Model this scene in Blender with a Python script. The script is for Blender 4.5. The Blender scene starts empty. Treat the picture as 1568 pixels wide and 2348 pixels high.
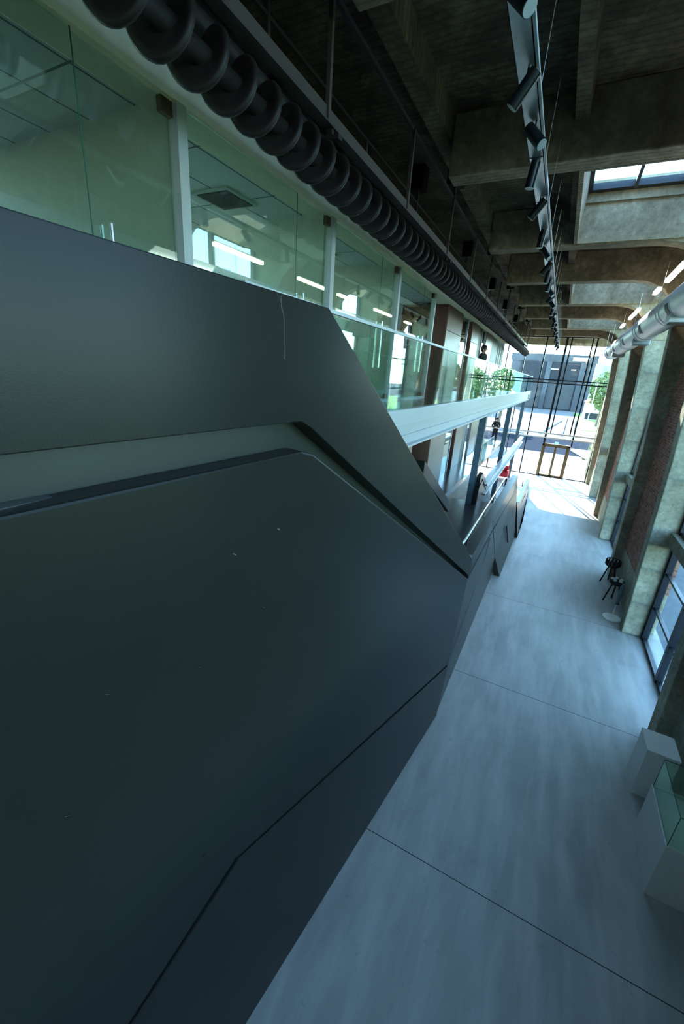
import bpy, math, random
from mathutils import Vector, Matrix
from mathutils.geometry import tessellate_polygon
random.seed(7)
sc = bpy.context.scene
col = sc.collection

# ------------------------------------------------------------------ camera
cam = bpy.data.cameras.new('camera'); co = bpy.data.objects.new('camera', cam); col.objects.link(co)
cam.lens = 14.258; cam.sensor_width = 36; cam.sensor_fit = 'AUTO'; cam.clip_end = 900; cam.clip_start = 0.05
RT = Vector((0.88508, 0.46066, 0.06651)); DN = Vector((0.20746, -0.26253, -0.94236)); FW = Vector((-0.41665, 0.84786, -0.32793))
m = Matrix((RT, -DN, -FW)).transposed().to_4x4(); m.translation = (0, 0, 6.2)
co.matrix_world = m
sc.camera = co

# ------------------------------------------------------------------ world, sun, exposure
w = bpy.data.worlds.new('sky'); sc.world = w; w.use_nodes = True
nt = w.node_tree; nt.nodes.clear()
sky = nt.nodes.new('ShaderNodeTexSky'); sky.sky_type = 'NISHITA'; sky.sun_disc = False
SUN_AZ = math.atan2(-0.30, 0.954)          # the sun stands beyond the glazed end wall, a little to the left
SUN_EL = math.atan(0.60)
sky.sun_elevation = SUN_EL; sky.sun_rotation = SUN_AZ; sky.altitude = 3200; sky.air_density = 1.0; sky.dust_density = 0.05; sky.ozone_density = 3.5
bgn = nt.nodes.new('ShaderNodeBackground'); bgn.inputs['Strength'].default_value = 0.44
out = nt.nodes.new('ShaderNodeOutputWorld')
hs = nt.nodes.new('ShaderNodeHueSaturation'); hs.inputs['Saturation'].default_value = .9; nt.links.new(sky.outputs[0], hs.inputs['Color'])
tn = nt.nodes.new('ShaderNodeMix'); tn.data_type = 'RGBA'; tn.blend_type = 'MULTIPLY'; tn.inputs[0].default_value = 1; tn.inputs[7].default_value = (.90, 1.05, .92, 1)
nt.links.new(hs.outputs[0], tn.inputs[6]); nt.links.new(tn.outputs[2], bgn.inputs[0]); nt.links.new(bgn.outputs[0], out.inputs[0])
sun = bpy.data.lights.new('sun', 'SUN'); so = bpy.data.objects.new('sun', sun); col.objects.link(so)
sun.energy = 4.6; sun.angle = math.radians(0.55); sun.color = (1.0, 0.93, 0.82)
sd = Vector((math.sin(SUN_AZ) * math.cos(SUN_EL), math.cos(SUN_AZ) * math.cos(SUN_EL), math.sin(SUN_EL)))
so.rotation_euler = sd.to_track_quat('Z', 'Y').to_euler(); so.location = (-12, 60, 40)
vs = sc.view_settings; vs.view_transform = 'Standard'; vs.look = 'None'; vs.gamma = 1; vs.exposure = 2.65; vs.use_curve_mapping = False
cy = sc.cycles; cy.use_denoising = True; cy.max_bounces = 12; cy.diffuse_bounces = 6; cy.glossy_bounces = 5; cy.transparent_max_bounces = 32; cy.transmission_bounces = 8
cy.sample_clamp_indirect = 6.0; cy.caustics_reflective = False; cy.caustics_refractive = False

# ------------------------------------------------------------------ materials
def newmat(name):
    mt = bpy.data.materials.new(name); mt.use_nodes = True
    n = mt.node_tree.nodes; l = mt.node_tree.links
    return mt, n, l, n['Principled BSDF']
def mixcol(n, l, fac, a, b, blend='MIX'):
    x = n.new('ShaderNodeMix'); x.data_type = 'RGBA'; x.blend_type = blend
    for sock, v in ((x.inputs[0], fac), (x.inputs[6], a), (x.inputs[7], b)):
        if hasattr(v, 'is_output'): l.new(v, sock)
        elif sock == x.inputs[0]: sock.default_value = v
        else: sock.default_value = (*v, 1)
    return x.outputs[2]
def noise(n, l, vec, scale, detail=5, rough=.55, dist=0):
    t = n.new('ShaderNodeTexNoise'); t.inputs['Scale'].default_value = scale; t.inputs['Detail'].default_value = detail
    t.inputs['Roughness'].default_value = rough; t.inputs['Distortion'].default_value = dist
    if vec: l.new(vec, t.inputs['Vector'])
    return t.outputs[0]
def ramp(n, l, src, p0, p1, c0=(0, 0, 0), c1=(1, 1, 1)):
    r = n.new('ShaderNodeValToRGB'); r.color_ramp.elements[0].position = p0; r.color_ramp.elements[1].position = p1
    r.color_ramp.elements[0].color = (*c0, 1); r.color_ramp.elements[1].color = (*c1, 1)
    l.new(src, r.inputs[0]); return r.outputs[0]
def pos(n, l, scale=(1, 1, 1)):
    g = n.new('ShaderNodeNewGeometry'); mp = n.new('ShaderNodeMapping'); mp.inputs['Scale'].default_value = scale
    l.new(g.outputs['Position'], mp.inputs[0]); return mp.outputs[0]
def bump(n, l, bs, src, strength, dist=0.01):
    b = n.new('ShaderNodeBump'); b.inputs['Strength'].default_value = strength; b.inputs['Distance'].default_value = dist
    l.new(src, b.inputs['Height']); l.new(b.outputs[0], bs.inputs['Normal'])
def plain(name, c, rough=.5, metal=0.0, var=.12, nscale=6, bmp=0, emit=None, es=0, spec=None, bscale=None):
    mt, n, l, bs = newmat(name)
    p = pos(n, l); f = noise(n, l, p, nscale)
    lo = tuple(x * (1 - var) for x in c); hi = tuple(min(1, x * (1 + var)) for x in c)
    l.new(mixcol(n, l, f, lo, hi), bs.inputs['Base Color'])
    bs.inputs['Roughness'].default_value = rough; bs.inputs['Metallic'].default_value = metal
    if spec is not None: bs.inputs['Specular IOR Level'].default_value = spec
    if bmp: bump(n, l, bs, noise(n, l, p, bscale or nscale * 12, 3), bmp, .004)
    if emit: bs.inputs['Emission Color'].default_value = (*emit, 1); bs.inputs['Emission Strength'].default_value = es
    return mt
def concrete(name, dark, light, stain, lines=1.0, rough=.85, sc1=.7, stainamt=.5, bm=.38):
    mt, n, l, bs = newmat(name)
    p = pos(n, l); big = ramp(n, l, noise(n, l, p, sc1, 6, .62, .4), .35, .68)
    c = mixcol(n, l, big, dark, light)
    st = ramp(n, l, noise(n, l, pos(n, l, (1.1, 1.1, .35)), 1.6, 8, .65, .8), .5, .72)
    mm = n.new('ShaderNodeMath'); mm.operation = 'MULTIPLY'; mm.inputs[1].default_value = stainamt; l.new(st, mm.inputs[0])
    c = mixcol(n, l, mm.outputs[0], c, stain)
    fine = noise(n, l, p, 9, 8, .7)
    c = mixcol(n, l, .55, c, ramp(n, l, fine, .3, .72, (.30, .30, .30), (1.5, 1.5, 1.5)), 'MULTIPLY')
    # board marks of the shuttering run along the hall
    w_ = n.new('ShaderNodeTexWave'); w_.wave_type = 'BANDS'; w_.bands_direction = 'Y'; w_.inputs['Scale'].default_value = 1.7 * lines
    w_.inputs['Distortion'].default_value = 2.2; w_.inputs['Detail'].default_value = 4; w_.inputs['Detail Scale'].default_value = 1.5
    l.new(p, w_.inputs['Vector'])
    c = mixcol(n, l, bm, c, ramp(n, l, w_.outputs[0], 0, .4, (.2, .2, .2), (1.1, 1.1, 1.1)), 'MULTIPLY')
    l.new(c, bs.inputs['Base Color']); bs.inputs['Roughness'].default_value = rough
    bump(n, l, bs, fine, .5, .02)
    return mt
def glass(name, tint, f0=.045, rough=0.0, refl=(1, 1, 1)):
    """thin architectural pane: tinted see-through plus angle-dependent mirror"""
    mt = bpy.data.materials.new(name); mt.use_nodes = True
    n = mt.node_tree.nodes; l = mt.node_tree.links; n.clear()
    o = n.new('ShaderNodeOutputMaterial'); tr = n.new('ShaderNodeBsdfTransparent'); tr.inputs[0].default_value = (*tint, 1)
    gl = n.new('ShaderNodeBsdfGlossy'); gl.inputs['Color'].default_value = (*refl, 1); gl.inputs['Roughness'].default_value = rough
    g = n.new('ShaderNodeNewGeometry')
    d = n.new('ShaderNodeVectorMath'); d.operation = 'DOT_PRODUCT'; l.new(g.outputs['Normal'], d.inputs[0]); l.new(g.outputs['Incoming'], d.inputs[1])
    def mth(op, a, b=None):
        x = n.new('ShaderNodeMath'); x.operation = op
        for i, v in enumerate((a, b)):
            if v is None: continue
            if hasattr(v, 'is_output'): l.new(v, x.inputs[i])
            else: x.inputs[i].default_value = v
        return x.outputs[0]
    k = mth('POWER', mth('SUBTRACT', 1.0, mth('ABSOLUTE', d.outputs['Value'])), 5.0)
    f = mth('ADD', mth('MULTIPLY', k, 1 - f0), f0)
    mx = n.new('ShaderNodeMixShader'); l.new(f, mx.inputs[0]); l.new(tr.outputs[0], mx.inputs[1]); l.new(gl.outputs[0], mx.inputs[2])
    l.new(mx.outputs[0], o.inputs[0]); return mt
def wood(name, a, b, rough=.4):
    mt, n, l, bs = newmat(name)
    f = noise(n, l, pos(n, l, (9, 9, .55)), 3.0, 6, .6, .6)
    c = mixcol(n, l, ramp(n, l, f, .3, .7), a, b)
    fine = noise(n, l, pos(n, l, (60, 60, 1.2)), 3.0, 3)
    c = mixcol(n, l, .5, c, ramp(n, l, fine, .3, .7, (.6, .6, .6), (1.2, 1.2, 1.2)), 'MULTIPLY')
    l.new(c, bs.inputs['Base Color']); bs.inputs['Roughness'].default_value = rough; return mt
def floor_mat():
    mt, n, l, bs = newmat('polished concrete floor')
    p = pos(n, l)
    f1 = ramp(n, l, noise(n, l, p, .55, 7, .6, .5), .3, .7)
    c = mixcol(n, l, f1, (.31, .315, .285), (.47, .47, .42))
    f2 = ramp(n, l, noise(n, l, pos(n, l, (2.6, .45, 1)), 1.3, 7, .6, .3), .42, .75)
    c = mixcol(n, l, f2, c, (.56, .55, .50))
    f3 = ramp(n, l, noise(n, l, p, 5, 6, .75), .60, .72)
    mm = n.new('ShaderNodeMath'); mm.operation = 'MULTIPLY'; mm.inputs[1].default_value = .35; l.new(f3, mm.inputs[0])
    c = mixcol(n, l, mm.outputs[0], c, (.10, .12, .12))
    sx = n.new('ShaderNodeSeparateXYZ'); l.new(p, sx.inputs[0])
    a = n.new('ShaderNodeMath'); a.operation = 'SUBTRACT'; l.new(sx.outputs[1], a.inputs[0]); a.inputs[1].default_value = 3.93
    b = n.new('ShaderNodeMath'); b.operation = 'PINGPONG'; l.new(a.outputs[0], b.inputs[0]); b.inputs[1].default_value = 2.045
    cmp = n.new('ShaderNodeMath'); cmp.operation = 'LESS_THAN'; l.new(b.outputs[0], cmp.inputs[0]); cmp.inputs[1].default_value = .006
    c = mixcol(n, l, cmp.outputs[0], c, (.03, .04, .045))
    l.new(c, bs.inputs['Base Color']); bs.inputs['Specular IOR Level'].default_value = .32
    r = n.new('ShaderNodeMapRange'); r.inputs[3].default_value = .32; r.inputs[4].default_value = .56
    l.new(noise(n, l, pos(n, l, (1.5, .6, 1)), 1.4, 6, .6), r.inputs[0]); l.new(r.outputs[0], bs.inputs['Roughness'])
    return mt
def brick_mat():
    mt, n, l, bs = newmat('rough old brick')
    g = n.new('ShaderNodeNewGeometry'); sx = n.new('ShaderNodeSeparateXYZ'); cx = n.new('ShaderNodeCombineXYZ')
    l.new(g.outputs['Position'], sx.inputs[0]); l.new(sx.outputs[1], cx.inputs[0]); l.new(sx.outputs[2], cx.inputs[1])
    b = n.new('ShaderNodeTexBrick'); l.new(cx.outputs[0], b.inputs['Vector'])
    b.inputs['Scale'].default_value = 1.0; b.inputs['Brick Width'].default_value = .24; b.inputs['Row Height'].default_value = .075; b.inputs['Mortar Size'].default_value = .008
    b.inputs['Color1'].default_value = (.24, .07, .05, 1); b.inputs['Color2'].default_value = (.46, .20, .14, 1); b.inputs['Mortar'].default_value = (.36, .29, .23, 1)
    f = noise(n, l, pos(n, l), 7, 8, .75)
    c = mixcol(n, l, .8, b.outputs[0], ramp(n, l, f, .3, .7, (.3, .3, .3), (1.6, 1.5, 1.4)), 'MULTIPLY')
    l.new(c, bs.inputs['Base Color']); bs.inputs['Roughness'].default_value = .95
    bump(n, l, bs, f, 1.0, .05); return mt
def tiles_mat():
    mt, n, l, bs = newmat('suspended ceiling tiles')
    g = n.new('ShaderNodeNewGeometry')
    b = n.new('ShaderNodeTexBrick'); l.new(g.outputs['Position'], b.inputs['Vector']); b.offset = 0
    b.inputs['Scale'].default_value = 1.0; b.inputs['Brick Width'].default_value = .61; b.inputs['Row Height'].default_value = 1.22; b.inputs['Mortar Size'].default_value = .012
    b.inputs['Color1'].default_value = (.75, .77, .74, 1); b.inputs['Color2'].default_value = (.75, .77, .74, 1); b.inputs['Mortar'].default_value = (.2, .21, .2, 1)
    l.new(b.outputs[0], bs.inputs['Base Color']); bs.inputs['Roughness'].default_value = .9; return mt
M = dict(
    floor=floor_mat(),
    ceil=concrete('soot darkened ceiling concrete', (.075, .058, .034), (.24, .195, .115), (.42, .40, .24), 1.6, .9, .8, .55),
    beam=concrete('old grey beam concrete', (.25, .215, .14), (.46, .40, .28), (.15, .095, .045), 1.8, .9, 1.1, .55),
    colc=concrete('weathered column concrete', (.24, .24, .175), (.44, .43, .325), (.26, .19, .09), .6, .85, 1.2, .6, .12),
    wallc=concrete('brown stained wall concrete', (.10, .08, .05), (.20, .165, .105), (.10, .07, .04), .6, .9, .9, .5, .15),
    brick=brick_mat(),
    panel=plain('charcoal painted panel', (.021, .022, .0195), .30, 0, .10, 2.2, .10, spec=.15, bscale=150),
    panelin=plain('charcoal painted recess', (.020, .026, .019), .5, 0, .15, 3, .1),
    gap=plain('black gap', (.006, .008, .01), .7),  # black stands in for the shade inside gaps and slots
    drip=plain('dried paint run', (.003, .004, .006), .35),
    scuff_glint=plain('pale scuff', (.16, .17, .17), .5),  # real pale scuffs, also the light painted along a crease
    white=plain('white painted steel', (.52, .56, .57), .35, 0, .04),
    fascia=plain('cream plaster fascia', (.90, .84, .62), .7, 0, .05),
    plaster=plain('pale grey plaster', (.58, .60, .53), .8, 0, .05),
    blackmetal=plain('black metal', (.012, .013, .014), .4, .3),
    auger=plain('dark brown painted steel', (.030, .023, .021), .5, 0, .3, 9),
    cat=plain('dark plum grey painted steel', (.085, .072, .076), .5, .3, .2, 8),
    catdark=plain('dark grating', (.022, .020, .020), .6, .3),
    galv=plain('galvanised steel', (.48, .53, .53), .38, .85, .3, 14),
    spot=plain('black lamp housing', (.012, .016, .017), .35, .3),
    lens=plain('frosted lens', (.55, .6, .55), .4),
    duct=plain('light grey painted duct', (.50, .52, .56), .4, .1, .08),
    ductdark=plain('dark grille', (.02, .02, .022), .6),
    bluecol=plain('blue grey painted steel column', (.085, .15, .19), .45, .1, .08),
    steel=plain('brushed steel', (.62, .63, .62), .22, 1, .08),
    wood=wood('shaded wood cladding', (.060, .020, .014), (.11, .038, .024), .35),  # darker copy of the wood, paints the shaded pier sides
    wood_lit=wood('lit wood cladding', (.22, .15, .11), (.30, .21, .155), .3),  # paler copy of the same wood, paints the lit hall-side faces
    greyclad=plain('grey cladding', (.12, .125, .115), .5),
    frame=plain('black window frame', (.010, .014, .022), .35, .3),
    bronze=plain('bronze fitting', (.16, .12, .07), .4, .7),
    tiles=tiles_mat(),
    slab=plain('dark polished screed', (.065, .07, .072), .2, 0, .25, 1.2),
    landing=plain('dark landing screed', (.045, .058, .068), .24, 0, .3, 1.2),
    pale=plain('pale screed', (.21, .23, .24), .35, 0, .15, 1.5),
    gclear=glass('clear glass', (.965, .985, .975), .04),
    ggreen=glass('greenish office glass', (.89, .985, .92), .11, 0.0, (.85, 1.0, .93)),
    gblue=glass('bluish glass', (.80, .90, .92), .10),
    grail=glass('balustrade glass', (.90, .97, .94), .10, 0.0, (.92, 1, .97)),
    gedge=plain('green glass edge', (.05, .14, .11), .2),
    gwin=glass('window glass', (.90, .95, .97), .05),
    ped=plain('matt white plinth', (.93, .94, .90), .6, 0, .03),
    pedt=plain('plinth top', (.95, .96, .88), .6, 0, .03),
    red=plain('red upholstery', (.65, .03, .05), .6),
    tube=plain('white tube light', (.75, .75, .68), .5, 0, .03), tubeon=plain('lit tube light', (.8, .8, .7), .5, 0, .02, emit=(1.0, .90, .66), es=1.6),
    skin=plain('skin', (.42, .26, .19), .55), hair=plain('black hair', (.008, .007, .006), .5),
    cloth=plain('black cloth', (.010, .010, .012), .8), cloth2=plain('dark cloth', (.018, .016, .018), .8), paper=plain('white paper', (.8, .8, .8), .7),
    shoe=plain('black leather', (.01, .01, .01), .35),
    exit=plain('green exit sign', (.05, .55, .35), .4, emit=(.1, .9, .55), es=.6),
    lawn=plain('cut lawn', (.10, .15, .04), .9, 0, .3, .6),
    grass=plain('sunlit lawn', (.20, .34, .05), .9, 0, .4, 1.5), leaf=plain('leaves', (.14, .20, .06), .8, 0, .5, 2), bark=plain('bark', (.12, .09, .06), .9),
    sidepave=plain('blue grey shaded paving', (.085, .115, .15), .85, 0, .12, .6),  # shade and its blue cast are put into the paving colour
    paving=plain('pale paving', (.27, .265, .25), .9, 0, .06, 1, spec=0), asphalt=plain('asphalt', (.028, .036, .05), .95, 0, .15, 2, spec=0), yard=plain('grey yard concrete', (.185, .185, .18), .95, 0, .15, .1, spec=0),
    bconc=concrete('far building concrete', (.055, .065, .08), (.095, .11, .13), (.045, .05, .06), .05, .9, .15, .4),
    bpanel=plain('far concrete panel', (.045, .05, .055), .9, 0, .3, .3),
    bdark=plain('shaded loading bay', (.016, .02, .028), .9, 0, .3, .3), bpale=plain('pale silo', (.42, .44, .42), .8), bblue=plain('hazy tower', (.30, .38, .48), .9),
    bwhite=plain('white render', (.75, .75, .73), .8), orange=plain('orange roof', (.6, .16, .06), .7),
)

# ------------------------------------------------------------------ builders
class MB:
    def __init__(s): s.v = []; s.f = []; s.sm = []
    def add(s, vs_, fs, smooth=False):
        o = len(s.v); s.v += [tuple(v) for v in vs_]
        for f in fs: s.f.append(tuple(i + o for i in f)); s.sm.append(smooth)
        return s
    def box(s, x0, x1, y0, y1, z0, z1):
        x0, x1 = sorted((x0, x1)); y0, y1 = sorted((y0, y1)); z0, z1 = sorted((z0, z1))
        return s.add([(x0, y0, z0), (x1, y0, z0), (x1, y1, z0), (x0, y1, z0), (x0, y0, z1), (x1, y0, z1), (x1, y1, z1), (x0, y1, z1)],
                     [(0, 3, 2, 1), (4, 5, 6, 7), (0, 1, 5, 4), (1, 2, 6, 5), (2, 3, 7, 6), (3, 0, 4, 7)])
    def prism(s, pts, off, tri=False):
        """polygon of 3-D points pushed along off"""
        off = Vector(off); n = len(pts); P = [Vector(p) for p in pts]
        nn = Vector((0, 0, 0))
        for i in range(n): nn += P[i].cross(P[(i + 1) % n])
        if nn.dot(off) > 0: P = P[::-1]
        vs_ = P + [p + off for p in P]
        fs = [tuple(range(n)), tuple(range(2 * n - 1, n - 1, -1))]
        if tri:
            T = tessellate_polygon([P]); fs = []
            for a, b, c in T:
                nr = (P[b] - P[a]).cross(P[c] - P[a])
                if nr.dot(off) > 0: b, c = c, b
                fs += [(a, b, c), (n + c, n + b, n + a)]
        for i in range(n): j = (i + 1) % n; fs.append((j, i, n + i, n + j))
        return s.add(vs_, fs)
    def tube(s, pts, r, n=10, cap=True, rs=None):
        P = [Vector(p) for p in pts]; rings = []; prev = None
        for i, p in enumerate(P):
            t = (P[min(i + 1, len(P) - 1)] - P[max(i - 1, 0)]).normalized()
            a = prev - t * prev.dot(t) if prev else t.cross(Vector((0, 0, 1)) if abs(t.z) < .9 else Vector((1, 0, 0)))
            a.normalize(); prev = a; b = t.cross(a); rr = rs[i] if rs else r
            rings.append([p + (a * math.cos(2 * math.pi * k / n) + b * math.sin(2 * math.pi * k / n)) * rr for k in range(n)])
        vs_ = [v for rg in rings for v in rg]; fs = []
        for i in range(len(P) - 1):
            for k in range(n):
                k2 = (k + 1) % n; fs.append((i * n + k, i * n + k2, (i + 1) * n + k2, (i + 1) * n + k))
        s.add(vs_, fs, True)
        if cap: s.add(rings[0], [tuple(range(n - 1, -1, -1))]); s.add(rings[-1], [tuple(range(n))])
        return s
    def bar(s, p0, p1, wx, wz):
        """rectangular bar between two points, wx sideways, wz the other way"""
        p0, p1 = Vector(p0), Vector(p1); t = (p1 - p0).normalized()
        a = t.cross(Vector((0, 0, 1)) if abs(t.z) < .95 else Vector((0, 1, 0))).normalized() * wx / 2; b = t.cross(a).normalized() * wz / 2
        vs_ = [p + q for p in (p0, p1) for q in (-a - b, a - b, a + b, -a + b)]
        return s.add(vs_, [(0, 1, 2, 3), (7, 6, 5, 4), (0, 4, 5, 1), (1, 5, 6, 2), (2, 6, 7, 3), (3, 7, 4, 0)])
    def build(s, name, mat, parent=None, bevel=0, loc=None):
        me = bpy.data.meshes.new(name)
        o0 = parent.matrix_world.translation.copy() if parent and parent.type == 'EMPTY' else (Vector(parent['_w']) if parent else Vector((0, 0, 0)))
        if loc is not None: o0 = Vector(loc)
        me.from_pydata([tuple(Vector(v) - o0) for v in s.v], [], s.f); me.materials.append(M[mat])
        me.polygons.foreach_set('use_smooth', s.sm); me.update()
        o = bpy.data.objects.new(name, me); col.objects.link(o)
        if parent: o.parent = parent
        else: o.location = o0
        o['_w'] = tuple(o0)
        if bevel:
            b = o.modifiers.new('bevel', 'BEVEL'); b.width = bevel; b.segments = 2; b.limit_method = 'ANGLE'; b.angle_limit = math.radians(40)
        return o
def thing(name, label, cat, loc, group=None):
    o = bpy.data.objects.new(name, None); col.objects.link(o); o.empty_display_size = .2
    o.location = loc; o.matrix_world = Matrix.Translation(loc)
    o['label'] = label; o['category'] = cat
    if group: o['group'] = group
    return o
def tag(o, label, cat, group=None):
    o['label'] = label; o['category'] = cat
    if group: o['group'] = group
    return o
def struct(o): o['kind'] = 'structure'; return o
def sthing(name, loc):
    o = bpy.data.objects.new(name, None); col.objects.link(o); o.location = loc; o.matrix_world = Matrix.Translation(loc); o['kind'] = 'structure'; return o
def dup(root, loc, label=None, group=None):
    r = root.copy(); col.objects.link(r); r.location = loc
    if label: r['label'] = label
    if group: r['group'] = group
    for ch in list(root.children):
        c = ch.copy(); col.objects.link(c); c.parent = r
        for g in ch.children: d = g.copy(); col.objects.link(d); d.parent = c
    return r

# ================================================================== SETTING
struct(MB().box(-7.8, 3.7, -8.3, 32.35, -.25, 0).build('floor', 'floor'))
# roof slab in pieces, leaving the skylight wells open
cm = MB()
WELLS = [(-7.8, -4.0), (.25, 4.0), (8.25, 12.0), (16.25, 20.0), (24.25, 28.0)]
y = -8.3
for a, b in WELLS:
    if a > y: cm.box(-7.8, 3.9, y, a, 10.1, 10.45)
    cm.box(-7.8, -.45, a, b, 10.1, 10.45); cm.box(2.35, 3.9, a, b, 10.1, 10.45)
    y = b
cm.box(-7.8, 3.9, y, 32.6, 10.1, 10.45)
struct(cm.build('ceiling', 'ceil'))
for i, (a, b) in enumerate(WELLS):      # skylights
    s_ = sthing('window_%d' % (i + 20), (1, (a + b) / 2, 10.2))
    wl = MB(); wl.box(-.45, -.38, a, b, 9.3, 10.45).box(2.28, 2.35, a, b, 9.3, 10.45).box(-.38, 2.28, b - .05, b, 9.3, 10.45).box(-.38, 2.28, a, a + .05, 9.3, 10.45).box(-.38, 2.28, b - .13, b - .05, 10.05, 10.45)
    wl.build('well_wall', 'beam', s_)
    fr = MB(); fr.box(-.38, -.3, a + .05, b - .13, 10.22, 10.34).box(2.2, 2.28, a + .05, b - .13, 10.22, 10.34).box(-.3, 2.2, b - .3, b - .13, 10.22, 10.34).box(-.3, 2.2, a + .05, a + .15, 10.22, 10.34)
    fr.box(.46, .52, a + .1, b - .2, 10.2, 10.34).box(1.33, 1.39, a + .1, b - .2, 10.2, 10.34)
    fr.build('window_frame', 'frame', s_)
    MB().box(-.3, 2.2, a + .1, b - .2, 10.28, 10.30).build('pane', 'gwin', s_)
# outer walls
wlm = MB(); y = -8.3
ADDED_OPEN = [(-7, -5.5), (.9, 2.7), (3.2, 5.4), (5.8, 8.0), (8.8, 13), (15, 19)]  # unseen windows added in the left wall to light the offices
for a, b in ADDED_OPEN: wlm.box(-8.1, -7.8, y, a, 0, 10.45).box(-8.1, -7.8, a, b, 8.1, 10.45).box(-8.1, -7.8, a, b, 4.9, 5.95).box(-8.1, -7.8, a, b, 0, 3.0); y = b
wlm.box(-8.1, -7.8, y, 32.6, 0, 10.45)
struct(wlm.build('wall_left', 'wallc'))
for k, (a, b) in enumerate(ADDED_OPEN):
    wn = sthing('window_%d' % (k + 30), (-8, (a + b) / 2, 6))  # added windows, out of view, that brighten the rooms
    fm = MB()
    for z0, z1 in ((3.0, 4.9), (5.95, 8.1)):
        fm.box(-8.0, -7.9, a, b, z0, z0 + .06).box(-8.0, -7.9, a, b, z1 - .06, z1).box(-8.0, -7.9, a, a + .06, z0, z1).box(-8.0, -7.9, b - .06, b, z0, z1)
        MB().box(-7.96, -7.95, a + .05, b - .05, z0 + .05, z1 - .05).build('pane', 'gwin', wn)
    fm.build('window_frame', 'frame', wn)
struct(MB().box(-8.1, 4.2, -8.6, -8.3, 0, 10.45).build('wall_back', 'wallc'))
BLOCKS = [(-4.0, .2), (4.0, 8.2), (12.0, 16.2), (20.0, 24.2), (28.0, 32.3)]
for i, (a, b) in enumerate(BLOCKS):     # brick infill between the two columns of each block
    wlm = sthing('wall_right' if i == 0 else 'wall_right.%03d' % i, (3.4, (a + b) / 2, 0))
    MB().box(3.0, 3.6, a + .4, b - .4, 1.2, 9.3).build('brick_infill', 'brick', wlm)
    MB().box(2.985, 3.6, a + .4, b - .4, 0, 1.2).build('plinth', 'colc', wlm, .02)
    MB().box(2.9, 3.6, a + .4, b - .4, 9.3, 10.1).build('wall_head', 'wallc', wlm)
    if 0 < i: MB().box(2.95, 3.05, a + .4, b - .4, 6.15, 6.4).build('brick_ledge', 'brick', wlm)
BAYS = [(-8.3, -4.0), (.2, 4.0), (8.2, 12.0), (16.2, 20.0), (24.2, 28.0)]
for i, (a, b) in enumerate(BAYS):       # window bays
    hd = sthing('wall_right.%03d' % (i + 10), (3.5, (a + b) / 2, 9))
    MB().box(3.1, 3.7, a, b, 9.75, 10.1).build('wall_head', 'wallc', hd)
    if b > 5: MB().box(3.11, 3.55, a, b, 2.68, 3.0).build('spandrel', 'colc', hd, .015)
    wn = sthing('window_%d' % (i + 1), (3.3, (a + b) / 2, 0))
    if b < 5: MB().box(3.12, 3.55, a, b, 0, 3.3).build('solid_infill', 'wallc', hd)     # the near bays are walled up below
    for z0, z1, bars in (((0.0, 2.68, (.98, 1.95)), (3.0, 9.75, (4.3, 5.6, 6.9))) if b > 5 else ((3.3, 9.75, (4.6, 5.9, 7.2)),)):
        f = MB(); f.box(3.26, 3.36, a, b, z0, z0 + .08).box(3.26, 3.36, a, b, z1 - .08, z1)
        for yy in (a + .05, (a + b) / 2, b - .05): f.box(3.24, 3.38, yy - .06, yy + .06, z0, z1)
        for zz in bars: f.box(3.27, 3.35, a, b, zz - .03, zz + .03)
        f.build('window_frame', 'frame', wn)
        MB().box(3.3, 3.312, a, b, z0 + .05, z1 - .05).build('pane', 'gwin', wn)

# concrete portal frames: tapering column with a haunch and a roof beam
FRAMES = [-7.9, -4.0, -.2, 4.0, 7.8, 12.0, 15.8, 20.0, 23.8, 28.0, 31.9]
place = ['behind the camera at the back wall', 'behind the camera, further side', 'beside the landing behind the camera', 'nearest the glass showcase',
         'just behind the white plinth', 'with the rust stained bracket beside the nearest tall window', 'just beyond the black stools and brick panel',
         'second pale column face from the near window', 'half hidden beyond the second window bay', 'third pale column face, nearest the glazed end', 'touching the glazed end wall on the right']
for y0, pl in zip(FRAMES, place):
    t = thing('concrete_portal_frame', 'weathered concrete portal frame ' + pl, 'concrete frame', (2.8, y0, 0), 'concrete portal frames of the hall')
    arc = [(2.45, 8.05), (2.38, 8.45), (2.22, 8.80), (1.95, 9.08), (1.6, 9.22), (1.2, 9.28)]
    pts = [(2.8, 0), (2.72, 2.6), (2.66, 4.6), (2.52, 7.0)] + arc + [(-2.35, 9.28), (-2.35, 10.2), (3.9, 10.2), (3.9, 0)]
    p3 = [(x, y0, z) for x, z in pts]
    # column and beam as separate parts meeting at the haunch
    cpts = [(2.8, 0), (2.72, 2.6), (2.66, 4.6), (2.52, 7.0), (2.45, 8.05), (3.25, 8.05), (3.25, 0)]
    MB().prism([(x, y0, z) for x, z in cpts], (0, .4, 0)).build('column', 'colc', t, .025)
    bp = arc + [(-2.35, 9.28), (-2.35, 10.1), (3.25, 10.1), (3.25, 8.05)]
    MB().prism([(x, y0, z) for x, z in bp], (0, .4, 0)).build('beam', 'beam', t, .02)
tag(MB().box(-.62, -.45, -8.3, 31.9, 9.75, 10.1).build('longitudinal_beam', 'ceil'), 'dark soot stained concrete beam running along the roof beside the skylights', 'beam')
tag(MB().box(-2.62, -2.36, -8.3, 31.9, 9.75, 10.1).build('longitudinal_beam', 'ceil'), 'dark concrete girder along the roof above the catwalk', 'beam')

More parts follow.
